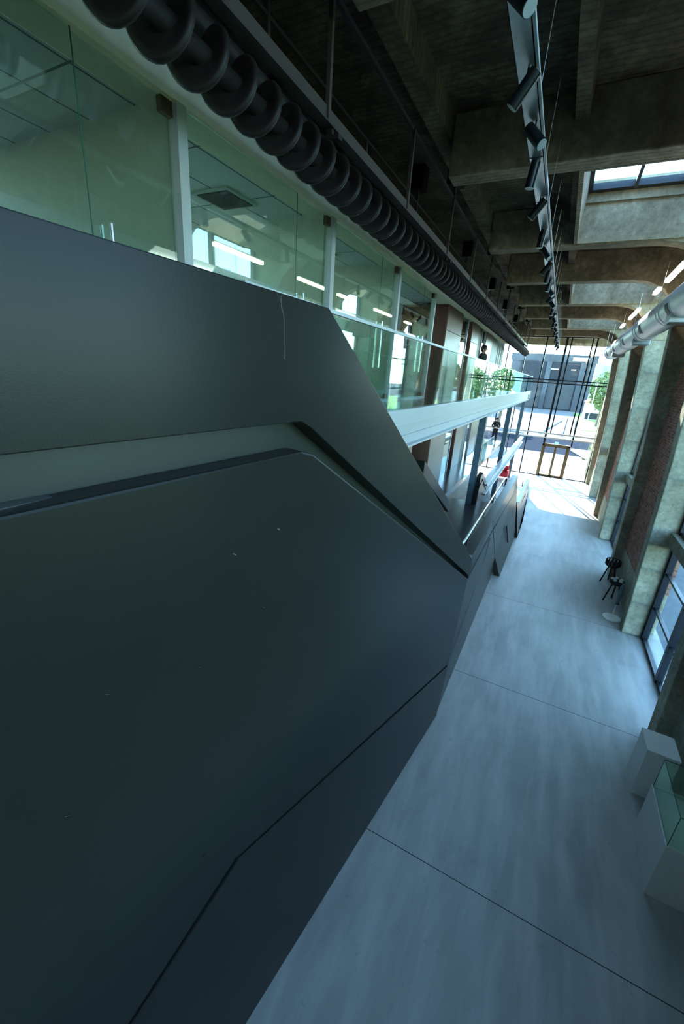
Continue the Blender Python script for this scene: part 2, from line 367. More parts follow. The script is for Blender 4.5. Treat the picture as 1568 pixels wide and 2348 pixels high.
# rooms along the left: upper floor, middle floor
FZ, MZ = 5.66, 2.2
GX = -3.2      # plane of the upper glass front
struct(MB().box(-7.8, -1.95, -8.3, 31.2, FZ - .3, FZ).build('floor_upper', 'slab'))
ml = MB().box(-7.8, -2.04, -8.3, 14.2, MZ - .25, MZ).box(-7.8, -2.98, 14.2, 31.6, MZ - .25, MZ)
struct(ml.build('floor_middle', 'slab'))
struct(MB().box(-7.8, -2.04, -8.3, 31.2, 5.11, 5.3).build('ceiling_middle', 'plaster'))
struct(MB().box(-3.55, GX + .03, -8.3, 22.5, 8.12, 8.35).build('trim_1', 'fascia', bevel=.05))
struct(MB().box(-7.8, -3.55, -8.3, 22.5, 8.18, 8.35).build('ceiling_office', 'tiles'))
for i, yy in enumerate((2.98, 5.56, 8.22)):
    struct(MB().box(-7.8, GX - .1, yy, yy + .09, FZ, 8.18).build('wall_partition' if i == 0 else 'wall_partition.%03d' % i, 'plaster'))

# office glass front
POSTS = [-4.9, -2.2, .38, 2.95, 5.53, 8.19, 10.72]
gf = thing('glass_office_front', 'greenish glass office front with pale posts on the upper floor', 'glass wall', (GX, 3, FZ))
for yy in POSTS: MB().box(GX - .05, GX + .05, yy, yy + .10, FZ, 8.12).build('post', 'white', gf)
MB().box(GX - .05, GX + .05, POSTS[0], POSTS[-1], FZ, FZ + .06).build('bottom_rail', 'white', gf)
for a, b in zip(POSTS[:-1], POSTS[1:]):
    j = b - .79
    MB().box(GX - .006, GX + .006, a + .10, j - .006, FZ + .06, 8.12).build('glass_pane', 'ggreen', gf)
    MB().box(GX + .003, GX + .007, j - .004, j + .004, FZ + .06, 8.12).build('glass_joint', 'gedge', gf)
    gd = MB().box(GX - .006, GX + .006, j + .006, b - .03, FZ + .07, 8.10).build('glass_door', 'ggreen', gf)
    MB().box(GX - .025, GX + .025, b - .13, b - .02, 8.00, 8.10).build('door_clamp', 'bronze', gd)
    MB().box(GX - .025, GX + .025, b - .13, b - .02, FZ + .06, FZ + .15).build('door_clamp', 'bronze', gd)
    for xx in (GX + .05, GX - .06): MB().tube([(xx, j + .12, 6.3), (xx, j + .12, 7.1)], .013, 8).build('door_handle', 'steel', gd)
for k, (xx, yy) in enumerate(((-4.3, -1.0), (-4.6, .9), (-4.3, 4.75), (-4.3, 7.1))):
    v = thing('ceiling_vent', ['ceiling vent in the tiled ceiling of the office behind the camera', 'dark square ceiling vent in the nearest office, at the left edge',
              'dark square vent in the tiled ceiling of the second office bay', 'small dark vent in the tiled ceiling of the third office bay'][k], 'ceiling vent', (xx, yy, 8.17), 'ceiling vents of the offices')
    MB().box(xx - .29, xx + .29, yy - .29, yy + .29, 8.155, 8.175).build('frame', 'plaster', v)
    MB().box(xx - .24, xx + .24, yy - .24, yy + .24, 8.145, 8.157).build('grille', 'ductdark', v)

# clad piers and glazing beyond the offices, on both floors
def level(z0, z1, tagname, X, q):
    segs = [('wood', 13.65, 15.75), ('glass', 15.75, 17.0), ('wood', 17.6, 19.05), ('grey', 19.05, 20.1), ('glass', 20.1, 21.0), ('wood', 21.0, 22.8), ('grey', 22.8, 25.0)]
    segs = [(k_, a * q, b * q) for k_, a, b in segs]
    names = iter(['nearest', 'second', 'third']); gn = iter(['first', 'second'])
    gg = iter(['narrow grey column between the second and third wood clad piers', 'last wide grey column before the white curtains'])
    for kind, a, b in segs:
        if kind == 'wood':
            t = thing('clad_pier', '%s pier clad in brown wood, %s floor' % (next(names), tagname), 'clad pier', (X - .6, (a + b) / 2, z0), 'wood clad piers on the %s floor' % tagname)
            MB().box(X - 1.35, X - .03, a, b, z0, z1).build('core', 'wood', t)
            h = z0 + (z1 - z0) * .74
            MB().box(X - .03, X, a + .01, b, z0, h - .01).build('face_panel', 'wood_lit', t)
            MB().box(X - .03, X, a + .01, b, h + .01, z1).build('face_panel', 'wood_lit', t)
        elif kind == 'grey':
            tag(MB().box(X - 1.35, X - .06, a, b, z0, z1).build('grey_column', 'greyclad'), '%s, %s floor' % (next(gg), tagname), 'column')
        else:
            t = thing('glazed_screen', '%s bluish glass screen between wood clad piers, %s floor' % (next(gn), tagname), 'glass screen', (X - .06, a, z0))
            MB().box(X - .09, X - .03, b - .07, b, z0, z1).box(X - .09, X - .03, a, a + .05, z0, z1).build('frame', 'white', t)
            MB().box(X - .066, X - .054, a + .05, b - .07, z0, z1).build('glass_pane', 'gblue', t)
level(FZ, 8.12, 'upper', -3.2, .901); level(MZ, 5.1, 'middle', -3.85, 1.08)
struct(MB().box(-4.0, -3.85, -8.3, 12.6, MZ, 5.1).build('wall_middle', 'wood_lit'))
struct(MB().box(-5.3, -5.2, 12.6, 14.7, MZ, 5.1).build('wall_recess', 'wood'))
for lv, z0, z1, CX, y0, y1 in (('upper', FZ, 8.3, -3.5, 22.7, 27.0), ('middle', MZ, 5.1, -4.3, 27.2, 31.0)):
    cb = MB(); n_ = 60
    P_ = [(CX + .05 * math.sin(k * 1.9), y0 + (y1 - y0) * k / n_) for k in range(n_ + 1)]
    cb.add([(x, yy, zz) for zz in (z0 + .04, z1) for x, yy in P_] + [(x - .006, yy, zz) for zz in (z0 + .04, z1) for x, yy in P_],
           [(k, k + 1, n_ + 1 + k + 1, n_ + 1 + k) for k in range(n_)] + [(2 * n_ + 2 + k + 1, 2 * n_ + 2 + k, 3 * n_ + 3 + k, 3 * n_ + 3 + k + 1) for k in range(n_)], True)
    tag(cb.build('curtain', 'white'), 'white pleated curtain near the glazed end, %s floor' % lv, 'curtain')

# upper floor edge: fascia and steel beam
eb = thing('floor_edge_beam', 'white painted steel edge of the upper floor under the glass balustrade', 'beam', (-1.9, 12, 5.15))
MB().box(-1.95, -1.83, -2, 31.2, 5.54, 5.76).build('edge_channel', 'white', eb, .008)
MB().box(-1.95, -1.93, -2, 31.2, 5.22, 5.54).build('beam_web', 'white', eb)
MB().box(-2.04, -1.84, -2, 31.2, 5.19, 5.22).build('bottom_flange', 'white', eb)
MB().box(-1.95, -1.895, -2, 31.2, 5.355, 5.37).build('rib', 'white', eb)
MB().box(-1.96, -1.8, 31.12, 31.26, 5.3, 5.8).build('end_cap', 'white', eb, .02)
gb = thing('glass_balustrade', 'long clear glass balustrade with pale handrail on the upper floor', 'balustrade', (-1.87, 12, 5.76))
yy = 2.2; k = 0
while yy < 31.0:
    b_ = min(yy + 1.98, 31.1); MB().box(-1.876, -1.86, yy, b_ - .015, 5.70, 6.66).build('glass_panel', 'grail', gb); yy += 1.98
MB().box(-1.885, -1.85, 2.2, 31.1, 6.655, 6.685).build('handrail', 'white', gb)
# steel columns carrying it
for yy, nm in ((13.95, 'nearest blue grey steel column, standing where the middle floor steps back'), (21.7, 'middle blue grey steel column beyond the folded stair plate'), (29.9, 'farthest grey steel column close to the glazed end')):
    t = thing('steel_column', nm, 'column', (-2.0, yy, 0), 'steel columns under the upper floor')
    MB().box(-2.12, -1.93, yy - .17, yy + .17, 0, 5.19).build('shaft', 'bluecol', t, .006)
    MB().box(-2.15, -1.88, yy - .2, yy + .2, 5.16, 5.19).build('top_plate', 'bluecol', t)
    MB().box(-1.93, -1.915, yy - .17, yy - .14, .05, 5.16).build('edge_trim', 'steel', t)
wb = thing('rail_beam', 'broad white horizontal steel beam at middle floor height running to the glazed end', 'beam', (-1.9, 23, 2.3))
MB().box(-1.95, -1.7, 15.4, 32.1, 2.54, 2.62).build('top_flange', 'white', wb, .01)
MB().box(-1.85, -1.81, 15.4, 32.1, 2.24, 2.54).build('web', 'white', wb)
MB().box(-1.95, -1.7, 15.4, 32.1, 2.18, 2.24).build('bottom_flange', 'white', wb, .01)
mg = thing('glass_balustrade', 'low glass balustrade along the edge of the middle floor in front of the walking person', 'balustrade', (-2.96, 24, MZ))
for k in range(4):
    MB().box(-2.965, -2.953, 17.6 + k * 2, 19.57 + k * 2, MZ - .1, MZ + .95).build('glass_panel', 'grail', mg)
MB().box(-2.97, -2.945, 17.6, 25.57, MZ + .95, MZ + .97).build('handrail', 'white', mg)

# ------------------------------------------------------------------ glazed end wall
YE = 32.3
cw = sthing('window_9', (-2, YE, 0))
mu = MB()
MULL = [(-6.4, 0, 9.28, .07), (-5.0, 0, 9.28, .07), (-3.86, 0, 9.28, .07), (-2.7, 0, 9.28, .05), (-1.52, 0, 9.28, .075), (-.33, 0, 9.28, .13), (-.06, 3.0, 9.28, .08), (1.15, 3.0, 9.28, .08), (1.40, 2.3, 9.28, .09), (2.74, 0, 9.2, .07)]
for x, z0, z1, wd in MULL: mu.box(x - wd / 2, x + wd / 2, YE - .06, YE + .06, z0, z1)
mu.build('mullions', 'frame', cw)
MB().box(-7.8, 2.8, YE - .05, YE + .05, 6.53, 6.6).box(-7.8, 2.8, YE - .05, YE + .05, 6.33, 6.4).box(-7.8, 2.8, YE - .05, YE + .05, 9.22, 9.3).box(-7.8, 2.8, YE - .04, YE + .04, 0, .05).build('transoms', 'frame', cw)
MB().box(-7.8, 2.74, YE - .07, YE + .07, 2.98, 3.08).box(-7.8, 2.74, YE - .07, YE + .07, 2.68, 2.78).build('rails', 'white', cw)
MB().box(-7.8, -.38, YE - .006, YE + .006, .05, 9.22).box(-.28, 1.37, YE - .006, YE + .006, 2.36, 9.22).box(1.43, 2.7, YE - .006, YE + .006, .05, 9.22).build('pane', 'gclear', cw)
struct(MB().box(-8.1, 3.3, YE - .2, YE + .3, 9.3, 10.45).build('wall_end', 'beam'))
struct(MB().box(2.8, 4.2, YE, YE + .3, 0, 9.3).build('wall_end.001', 'beam'))
dr = sthing('door_1', (.5, YE, 0))
MB().box(-.40, -.26, YE - .1, YE + .1, 0, 2.3).box(1.22, 1.36, YE - .1, YE + .1, 0, 2.3).box(-.4, 1.36, YE - .1, YE + .1, 2.2, 2.34).build('door_frame', 'bronze', dr)
for a, b in ((-.26, .48), (.48, 1.22)):
    lf = MB().box(a, a + .07, YE - .03, YE + .03, .02, 2.2).box(b - .07, b, YE - .03, YE + .03, .02, 2.2).box(a, b, YE - .03, YE + .03, .02, .14).box(a, b, YE - .03, YE + .03, 2.12, 2.2).build('door_leaf', 'bronze', dr)
    MB().box(a + .07, b - .07, YE - .005, YE + .005, .14, 2.12).build('door_pane', 'gclear', lf)
    x = .41 if a < 0 else .55
    MB().tube([(x, YE - .07, .9), (x, YE - .07, 1.4)], .012, 8).build('door_handle', 'steel', lf)
ex = thing('exit_sign', 'small green exit sign above the glazed double door', 'exit sign', (.48, YE - .12, 2.36))
MB().box(.36, .6, YE - .13, YE - .1, 2.35, 2.5).build('sign_plate', 'exit', ex)

# ================================================================== STAIRCASE
def AX(Y): return -1.4687 + 0.1307 * (Y - 1.65)
st = thing('folded_staircase', 'large charcoal folded-plate staircase with solid slotted balustrades filling the left foreground', 'staircase', (-1.2, 5, 0))
NA = Vector((1, -.1307, 0)).normalized()
def A(Y, z, d=0): v = Vector((AX(Y), Y, z)) + NA * d; return v
def plateA(pts, name, mat='panel', t=.14, d=0, bevel=.008):
    return MB().prism([A(Y, z, d) for Y, z in pts], -NA * t).build(name, mat, st, bevel)
plateA([(-2.5, 6.64), (-1.0, 6.63), (2.41, 6.56), (3.89, 5.46), (6.92, 3.22), (6.90, 2.90), (4.6, 4.36), (2.28, 5.84), (2.18, 5.885), (.66, 5.86), (-2.5, 5.90)], 'upper_panel', t=.15, bevel=.006)
plateA([(-2.5, 5.67), (.63, 5.655), (2.20, 5.695), (2.32, 5.66), (4.6, 4.25), (6.885, 2.84), (6.66, 1.13), (1.575, 2.585), (.72, 2.215), (-2.5, .9)], 'middle_panel', t=.15, bevel=.014)
plateA([(-2.5, .84), (.72, 2.16), (1.60, 2.535), (6.655, 1.07), (6.47, .02), (-2.5, .02)], 'lower_panel', t=.15)
MB().prism([A(-2.5, 6.5, -.15), A(2.38, 6.42, -.15), A(6.86, 3.1, -.15), A(6.45, .05, -.15), A(-2.5, .05, -.15)], -NA * .1).build('core_wall', 'panelin', st)
MB().prism([A(-2.5, 6.638, -.012), A(2.40, 6.556, -.012), A(2.40, 6.52, -.012), A(-2.5, 6.60, -.012)], -NA * .26).build('capping', 'panel', st, .004)
MB().prism([A(2.41, 6.555, -.012), A(6.90, 3.225, -.012), A(6.90, 3.18, -.012), A(2.40, 6.51, -.012)], -NA * .26).build('capping', 'panel', st, .004)
# paint run and scuffs
dpt = [A(1.985, 6.56, -.002), A(1.985, 6.50, -.002), A(2.0, 6.47, -.002), A(2.01, 6.44, -.002), A(2.012, 6.38, -.0015), A(2.012, 6.30, -.0015), A(2.012, 6.24, -.002)]
MB().tube(dpt, .004, 6, rs=[.003, .004, .005, .0035, .003, .0035, .006]).build('paint_run', 'drip', st)
MB().tube([A(1.93, 6.57, -.0015), A(1.97, 6.545, -.0015), A(2.0, 6.49, -.0015), A(2.01, 6.45, -.0015)], .003, 6).build('paint_run', 'drip', st)
MB().tube([A(2.10, 6.55, -.0015), A(2.06, 6.54, -.0015), A(2.02, 6.51, -.0015)], .003, 6).build('paint_run', 'drip', st)
for Y, z in ((.86, 4.72), (1.35, 4.55), (.62, 4.2), (1.62, 5.17), (1.98, 5.22), (1.85, 4.7), (2.6, 3.8), (1.3, 3.0)):
    MB().tube([A(Y, z, .0005), A(Y + .012, z - .006, .003), A(Y + .02, z - .014, .0005)], .004, 6).build('paint_fleck', 'scuff_glint' if z > 5 else 'drip', st)

# beyond the fold: landing balustrade and the lower flight
zt = 3.07
def plate(pts, name, off, mat='panel', bevel=0): return MB().prism(pts, off, True).build(name, mat, st, bevel)
V1 = (-.845, 7.45, zt)
plate([(-.858, 6.47, .02), (-.80, 13.1, .02), (-.80, 13.4, .62), (-.815, 9.8, zt), V1, (-.785, 6.92, 3.2), (-.79, 6.885, 2.86)], 'landing_panel', (-.16, 0, 0), 'panel')
plate([(-.55, 13.46, .02), (-.47, 17.6, .02), (-.745, 15.6, zt), (-.812, 9.9, zt - .005), (-.79, 13.2, .75)], 'bulging_panel', (-.16, 0, 0))
plate([(-.37, 17.7, .02), (-.34, 20.4, .02), (-.50, 26.3, .02), (-.53, 24.0, 1.28), (-.60, 18.4, 1.32), (-.66, 17.6, 1.6)], 'lower_flight_panel', (-.16, 0, 0))
MB().prism([(-.845, 7.40, zt + .004), (-.745, 15.55, zt + .004), (-.945, 15.55, zt + .004), (-1.045, 7.40, zt + .004)], (0, 0, -.06)).build('capping', 'panel', st)
MB().prism([(-.60, 18.6, 1.33), (-.53, 24.0, 1.29), (-.71, 24.0, 1.29), (-.78, 18.6, 1.33)], (0, 0, -.05)).build('capping', 'panel', st, .006)
MB().prism([(-1.03, 7.5, .03), (-.95, 15.3, .03), (-.93, 15.4, zt - .1), (-1.03, 7.5, zt - .1)], (-.05, 0, 0)).build('core_wall', 'gap', st)
# black bars paint the shade of grooves in those plates
def groove(pts, wd=.03, mat='gap'):
    g = MB()
    for p, q in zip(pts[:-1], pts[1:]): g.bar(p, q, .03, wd)
    return g.build('groove', mat, st)
groove([(-.795, 6.90, 2.86), (-.815, 9.9, 2.66), (-.80, 12.5, 2.58), (-.765, 15.2, 2.42)], .045)
groove([(-.765, 15.2, 2.42), (-.66, 15.9, 1.45)], .05)
groove([(-.82, 6.66, 1.1), (-.80, 9.65, 2.2), (-.80, 9.9, 2.6)], .012, 'scuff_glint')  # pale strip paints the light caught along the lower crease
groove([(-.70, 14.4, 1.5), (-.60, 15.5, .55)], .05)
groove([(-.58, 18.6, 1.05), (-.56, 21.5, .85), (-.545, 22.5, .8)], .03)
# treads of the main flight, landing, lower flight
fl = MB(); n_ = 18
for k in range(n_):
    ya = 2.3 + k * 5.1 / n_; zz = FZ - (k + 1) * (FZ - MZ) / n_
    fl.prism([(-1.9, ya, zz), (AX(ya) - .28, ya, zz), (AX(ya) - .28, ya + .3, zz), (-1.9, ya + .3, zz)], (0, 0, -.18))
fl.build('upper_flight', 'landing', st)
MB().box(-2.04, -1.03, 7.3, 14.5, MZ - .22, MZ).build('landing_slab', 'landing', st)
fl = MB()
for k in range(12):
    ya = 14.5 + k * .33; zz = MZ - (k + 1) * MZ / 13
    fl.box(-1.8, -.95, ya, ya + .35, zz - .15, zz)
fl.build('lower_flight', 'landing', st)
MB().box(-1.75, -.85, 18.4, 24.0, .1, .28).build('lower_landing', 'landing', st)
MB().prism([(AX(2.2) - .28, -2.5, FZ), (-1.9, -2.5, FZ), (-1.9, 2.3, FZ), (AX(2.3) - .28, 2.3, FZ)], (0, 0, -.25)).build('top_landing', 'slab', st)
# inner balustrade plates
MB().prism([(-1.9, 7.08, 4.78), (-1.9, 10.05, 3.22), (-1.9, 10.05, 2.98), (-1.9, 7.08, 4.5)], (-.16, 0, 0)).build('inner_panel', 'panel', st, .006)
MB().prism([(-1.95, 7.2, 4.4), (-1.95, 9.95, 2.9), (-1.95, 9.95, MZ + .01), (-1.95, 7.2, MZ + .01)], (-.08, 0, 0)).build('inner_panel', 'gap', st, .003)  # set-back panel blackened to paint the shade under the upper plate
MB().prism([(-1.80, 14.05, 3.12), (-1.80, 14.55, 3.2), (-1.80, 18.4, 1.45), (-1.80, 18.4, .02), (-1.80, 14.1, .02), (-1.80, 14.0, 2.25)], (-.14, 0, 0)).build('inner_panel', 'panel', st, .006)
MB().prism([(-1.78, 14.0, 2.95), (-1.78, 14.04, 2.95), (-1.78, 13.98, 2.0), (-1.78, 13.75, 2.0)], (-.3, 0, 0)).build('plate_edge', 'gap', st)
g = MB(); g.bar((-1.795, 14.2, 2.82), (-1.795, 14.6, 2.95), .02, .03).bar((-1.795, 14.6, 2.95), (-1.795, 16.9, 1.85), .02, .03).build('groove', 'gap', st)  # black bars paint the shade of a slot
# handrail of the landing, with bent brackets
hr = MB().tube([(-1.12, 6.6, 3.2), (-1.12, 8.2, 3.06), (-1.10, 14.9, 3.06), (-1.10, 15.5, 2.96), (-1.10, 15.55, 2.6)], .03, 10).build('handrail', 'steel', st)
MB().tube([(-1.17, 7.5, 2.95), (-1.16, 14.9, 2.95)], .018, 8).build('handrail', 'steel', st)
for yy in (8.4, 10.6, 12.8, 14.6):
    MB().tube([(-1.12, yy, 3.04), (-1.12, yy, 2.86), (-1.08, yy, 2.82), (-1.02, yy, 2.82)], .012, 6).build('handrail_bracket', 'steel', hr)
MB().tube([(-.86, 18.6, 1.38), (-.82, 23.6, 1.32), (-.82, 23.7, .9)], .022, 8).build('handrail', 'steel', st)

# ================================================================== OVERHEAD
# screw conveyor
AXX, AZZ = -2.65, 8.16
au = thing('screw_conveyor', 'long dark steel auger screw hanging beneath the catwalk', 'auger', (AXX, 12, AZZ), None)
MB().tube([(AXX, -3, AZZ), (AXX, 31.9, AZZ)], .075, 14).build('shaft', 'auger', au)
hm = MB(); seg = 26; R_ = .215; turns = 112; pitch = .30
y_ = -1.22; vs_ = []; N = int(turns * seg)
for i in range(N + 1):
    an = 2 * math.pi * i / seg; yy = y_ + pitch * i / seg
    if yy > 31.8: N = i; break
    cx_, cz_ = math.sin(an), -math.cos(an)
    for rr, dy in ((.07, -.01), (.15, -.012), (R_ - .02, -.028), (R_, -.012), (R_, .012), (R_ - .02, .028), (.15, .012), (.07, .01)):
        vs_.append((AXX + rr * cx_, yy + dy, AZZ + rr * cz_))
K = 8; fs = []
for i in range(len(vs_) // K - 1):
    for k in range(K - 1): fs.append((i * K + k, i * K + k + 1, (i + 1) * K + k + 1, (i + 1) * K + k))
hm.add(vs_, fs, True); hm.build('screw_flight', 'auger', au)
for yy in (4.5, 9.35, 14.3, 19.1, 24.0, 28.9): MB().box(AXX - .03, AXX + .03, yy - .02, yy + .02, AZZ + .06, 8.52).box(AXX - .12, AXX + .12, yy - .04, yy + .04, 8.42, 8.46).build('hanger', 'auger', au)
MB().box(-2.76, -2.54, 31.5, 31.9, 7.98, 8.3).build('end_bearing', 'wood' if False else 'auger', au, .02)
# catwalk
cwk = thing('catwalk', 'dark steel maintenance catwalk with railings running below the roof', 'catwalk', (-3.0, 14, 8.5))
MB().box(-2.67, -2.63, -4, 31.6, 8.53, 8.66).box(-2.72, -2.6, -4, 31.6, 8.525, 8.54).build('side_channel', 'cat', cwk)
MB().box(-3.40, -3.36, -4, 31.6, 8.57, 8.70).build('side_channel', 'cat', cwk)
MB().box(-3.36, -2.68, -4, 31.6, 8.585, 8.60).build('deck', 'catdark', cwk)
cr = MB()
for k in range(28): cr.box(-3.36, -2.68, -3.6 + k * 1.225, -3.54 + k * 1.225, 8.54, 8.585)
cr.build('cross_member', 'cat', cwk)
MB().tube([(-2.80, -4, 8.445), (-2.80, 11.2, 8.445)], .075, 12).build('service_pipe', 'catdark', au)
MB().bar((-2.65, -4, 9.52), (-2.65, 31.6, 9.52), .045, .045).build('top_rail', 'cat', cwk)
for z in (9.06, 9.28, 9.5): MB().bar((-3.38, -4, z), (-3.38, 31.6, z), .035, .035).build('rail', 'cat', cwk)
pY = [-3.0, -.5, 1.95, 4.4, 6.82, 9.3, 11.75, 14.25, 16.65, 19.1, 21.55, 24.0, 26.4, 28.9, 31.3]
for k, yy in enumerate(pY):
    long_ = k % 2 == 1
    for x in (-2.63, -3.38):
        po = MB().box(x - .022, x + .022, yy - .022, yy + .022, 8.54, 9.72 if long_ else 9.52).build('post', 'cat', cwk)
        if long_: MB().box(x - .14, x + .14, yy - .14, yy + .14, 9.7, 10.1).build('hanger_box', 'blackmetal', po)
# cable tray
ct = thing('cable_tray', 'galvanised cable tray hung on thin wires along the middle of the roof', 'cable tray', (-.75, 12, 8.5))
MB().box(-.83, -.69, -1, 31.5, 8.5, 8.504).box(-.695, -.69, -1, 31.5, 8.5, 8.55).box(-.83, -.825, -1, 31.5, 8.5, 8.55).build('tray', 'galv', ct)
MB().box(-.685, -.665, -1, 31.5, 8.50, 8.53).build('power_track', 'white', ct)
wi = [.9 + 1.25 * k for k in range(24)]
for yy in wi: MB().tube([(-.69, yy, 8.53), (-.69, yy, 9.27)], .0035, 5).build('suspension_wire', 'galv', ct)
tj = MB()
for k in range(26): tj.box(-.832, -.688, -.6 + 1.25 * k, -.592 + 1.25 * k, 8.497, 8.506)
tj.build('joint_plate', 'ductdark', ct)
# spotlights
def spotlight(direction, kind):
    d = Vector(direction).normalized(); L = .24; r = .05
    t = thing('spotlight', '', 'spotlight', (0, -20, 8.5), 'black cylinder spotlights on the cable tray')
    o = Vector((0, -20, 8.5)); piv = o + Vector((0, 0, -.11)); c = piv + d * .02
    hs_ = MB().tube([c - d * L / 2, c + d * L / 2], r, 18).build('housing', 'spot', t, .002)
    MB().tube([c + d * (L / 2 - .01), c + d * (L / 2 + .006)], r * .9, 18).build('lens', 'lens', hs_)
    MB().tube([o, o + Vector((0, 0, -.05)), piv - d * .02], .009, 6).build('bracket', 'spot', t)
    return t
prot = {'a': spotlight((.62, -.30, -.72), 'a'), 'b': spotlight((-.62, .10, -.80), 'b'), 'c': spotlight((-.10, .05, -1), 'c')}
desc = {'a': 'tilted to the right', 'b': 'tilted to the left', 'c': 'pointing straight down'}
SP = [(-.78, 1.6, 'b'), (-.72, 2.5, 'c'), (-.72, 3.35, 'a'), (-.74, 4.22, 'b'), (-.72, 4.95, 'a'), (-.77, 5.72, 'c'), (-.76, 6.75, 'b'), (-.77, 8.0, 'c'), (-.76, 8.85, 'a'), (-.75, 9.9, 'b'), (-.76, 10.6, 'c'), (-.76, 11.5, 'c'),
      (-.76, 12.3, 'a'), (-.76, 13.2, 'b'), (-.76, 14.1, 'a'), (-.76, 15.3, 'c')] + [(-.76, 16.3 + .95 * k, 'bac'[k % 3]) for k in range(15)]
ordn = ['first', 'second', 'third', 'fourth', 'fifth', 'sixth', 'seventh', 'eighth', 'ninth', 'tenth', 'eleventh', 'twelfth', 'thirteenth', 'fourteenth']
used = {}
vis = 0
for x, yy, k in SP:
    if yy < 3: lab = 'black spotlight on the cable tray above the camera, ' + desc[k]
    elif vis < 14: lab = 'black cylinder spotlight %s, %s nearest along the cable tray' % (desc[k], ordn[vis]); vis += 1
    else:
        fo = ['fifteenth'] + ordn[::-1]; lab = 'tiny far spotlight %s, %s counted back from the glazed end' % (desc[k], fo[vis - 14]); vis += 1
    if k not in used: o = prot[k]; o.location = (x, yy, 8.5); o['label'] = lab; used[k] = 1
    else: dup(prot[k], (x, yy, 8.5), lab)

# spiral duct
DX, DZ, DR = 2.0, 8.12, .355
du = thing('air_duct', 'big round light grey ventilation duct hanging on the right near the roof', 'duct', (DX, 13, DZ))
y_ = -6.0; segs = [(-6, -2.4), (-2.4, 1.2), (1.2, 4.9), (4.9, 8.8), (8.8, 13.0), (13.0, 16.7), (16.7, 20.5), (20.5, 24.2), (24.2, 27.7)]
for a, b in segs:
    MB().tube([(DX, a + .02, DZ), (DX, b - .02, DZ)], DR, 36, cap=False).build('duct_section', 'duct', du)
    MB().tube([(DX, b - .035, DZ), (DX, b + .035, DZ)], DR + .012, 36).build('joint_band', 'duct', du)
MB().tube([(DX, 27.68, DZ), (DX, 27.85, DZ), (DX, 27.92, DZ)], DR, 36, rs=[DR, DR * .97, DR * .8]).build('end_cap', 'duct', du)
def patch(y0, y1, a0, a1, r, mat, name, par=None):
    g = MB(); n_ = 8; vs_ = []
    for rr in (r - .02, r):
        for yy in (y0, y1):
            for i in range(n_ + 1):
                an = math.radians(a0 + (a1 - a0) * i / n_); vs_.append((DX + rr * math.cos(an), yy, DZ + rr * math.sin(an)))
    m_ = n_ + 1; fs = [(2 * m_ + i, 2 * m_ + i + 1, 3 * m_ + i + 1, 3 * m_ + i) for i in range(n_)] + [(i, m_ + i, 3 * m_ + i, 2 * m_ + i) for i in (0, n_)] + [(i, i + 1, 2 * m_ + i + 1, 2 * m_ + i) for i in range(n_)] + [(m_ + i, 3 * m_ + i, 3 * m_ + i + 1, m_ + i + 1) for i in range(n_)]
    g.add(vs_, fs); return g.build(name, mat, par or du)
for yy in (2.8, 7.3, 12.0, 15.8, 19.8, 23.2, 26.4):
    pf = patch(yy - .19, yy + .19, 186, 232, DR + .012, 'white', 'grille_frame'); patch(yy - .15, yy + .15, 190, 228, DR + .02, 'ductdark', 'grille', pf)
for yy in (4.0, 12.1, 17.6, 24.0):
    ob = MB().box(DX - .25, DX + .25, yy - .22, yy + .22, DZ - .44, DZ - .24).build('outlet_box', 'duct', du, .01)
    MB().box(DX - .2, DX + .2, yy - .17, yy + .17, DZ - .455, DZ - .44).build('outlet_grille', 'ductdark', ob)
for yy in (1.5, 5.2, 9.2, 13.2, 17.0, 20.8, 24.6, 27.2):
    for x in (DX - .37, DX + .37): MB().tube([(x, yy, DZ), (x, yy, 9.15)], .007, 5).build('hanger_rod', 'galv', du)
    MB().tube([(DX + (DR + .02) * math.cos(q * math.pi / 12), yy, DZ + (DR + .02) * math.sin(q * math.pi / 12)) for q in range(25)], .008, 5).build('strap', 'galv', du)
# linear lights
for k, (a, b) in enumerate(((8.6, 10.5), (12.3, 14.1), (15.0, 15.75), (18.5, 20.9), (22.6, 23.7))):
    lab = ['nearest tube light above the duct, mirrored as a bright strip in the office glass', 'tube light over the duct entering the photo at its right edge', 'short tube light above the duct, second from the right edge of the photo', 'long tube light farther along above the duct', 'smallest farthest tube light above the duct end'][k]
    t = thing('tube_light', lab, 'light', (1.8, (a + b) / 2, 8.95), 'linear tube lights above the duct')
    MB().box(1.77, 1.83, a, b, 8.945, 8.98).build('housing', 'white', t)
    MB().box(1.75, 1.85, a + .02, b - .02, 8.86, 8.945).build('diffuser', 'tubeon', t)
    for yy in (a + .12, b - .12): MB().tube([(1.8, yy, 8.98), (1.8, yy, 9.15)], .004, 5).build('suspension_wire', 'galv', t)

# ================================================================== THINGS ON THE FLOOR
t = thing('display_plinth', 'shorter square white plinth with a plain top, behind the glass showcase', 'plinth', (2.56, 6.85, 0))
MB().box(2.36, 2.79, 6.61, 7.10, 0, .90).build('body', 'ped', t, .004)
MB().box(2.355, 2.795, 6.605, 7.105, .903, .93).build('top_panel', 'pedt', t, .002)
t = thing('glass_showcase', 'wide white showcase plinth with a clear glass hood, at the right edge', 'showcase', (2.75, 5.5, 0))
MB().box(2.32, 3.15, 5.03, 5.96, 0, .86).build('body', 'ped', t, .004)
MB().box(2.335, 3.135, 5.045, 5.945, .86, .865).build('display_surface', 'pedt', t)
rim = MB().box(2.32, 2.334, 5.03, 5.96, .86, .905).box(3.136, 3.15, 5.03, 5.96, .86, .905).box(2.334, 3.136, 5.03, 5.044, .86, .905).box(2.334, 3.136, 5.946, 5.96, .86, .905)
rim.build('rim', 'ped', t)
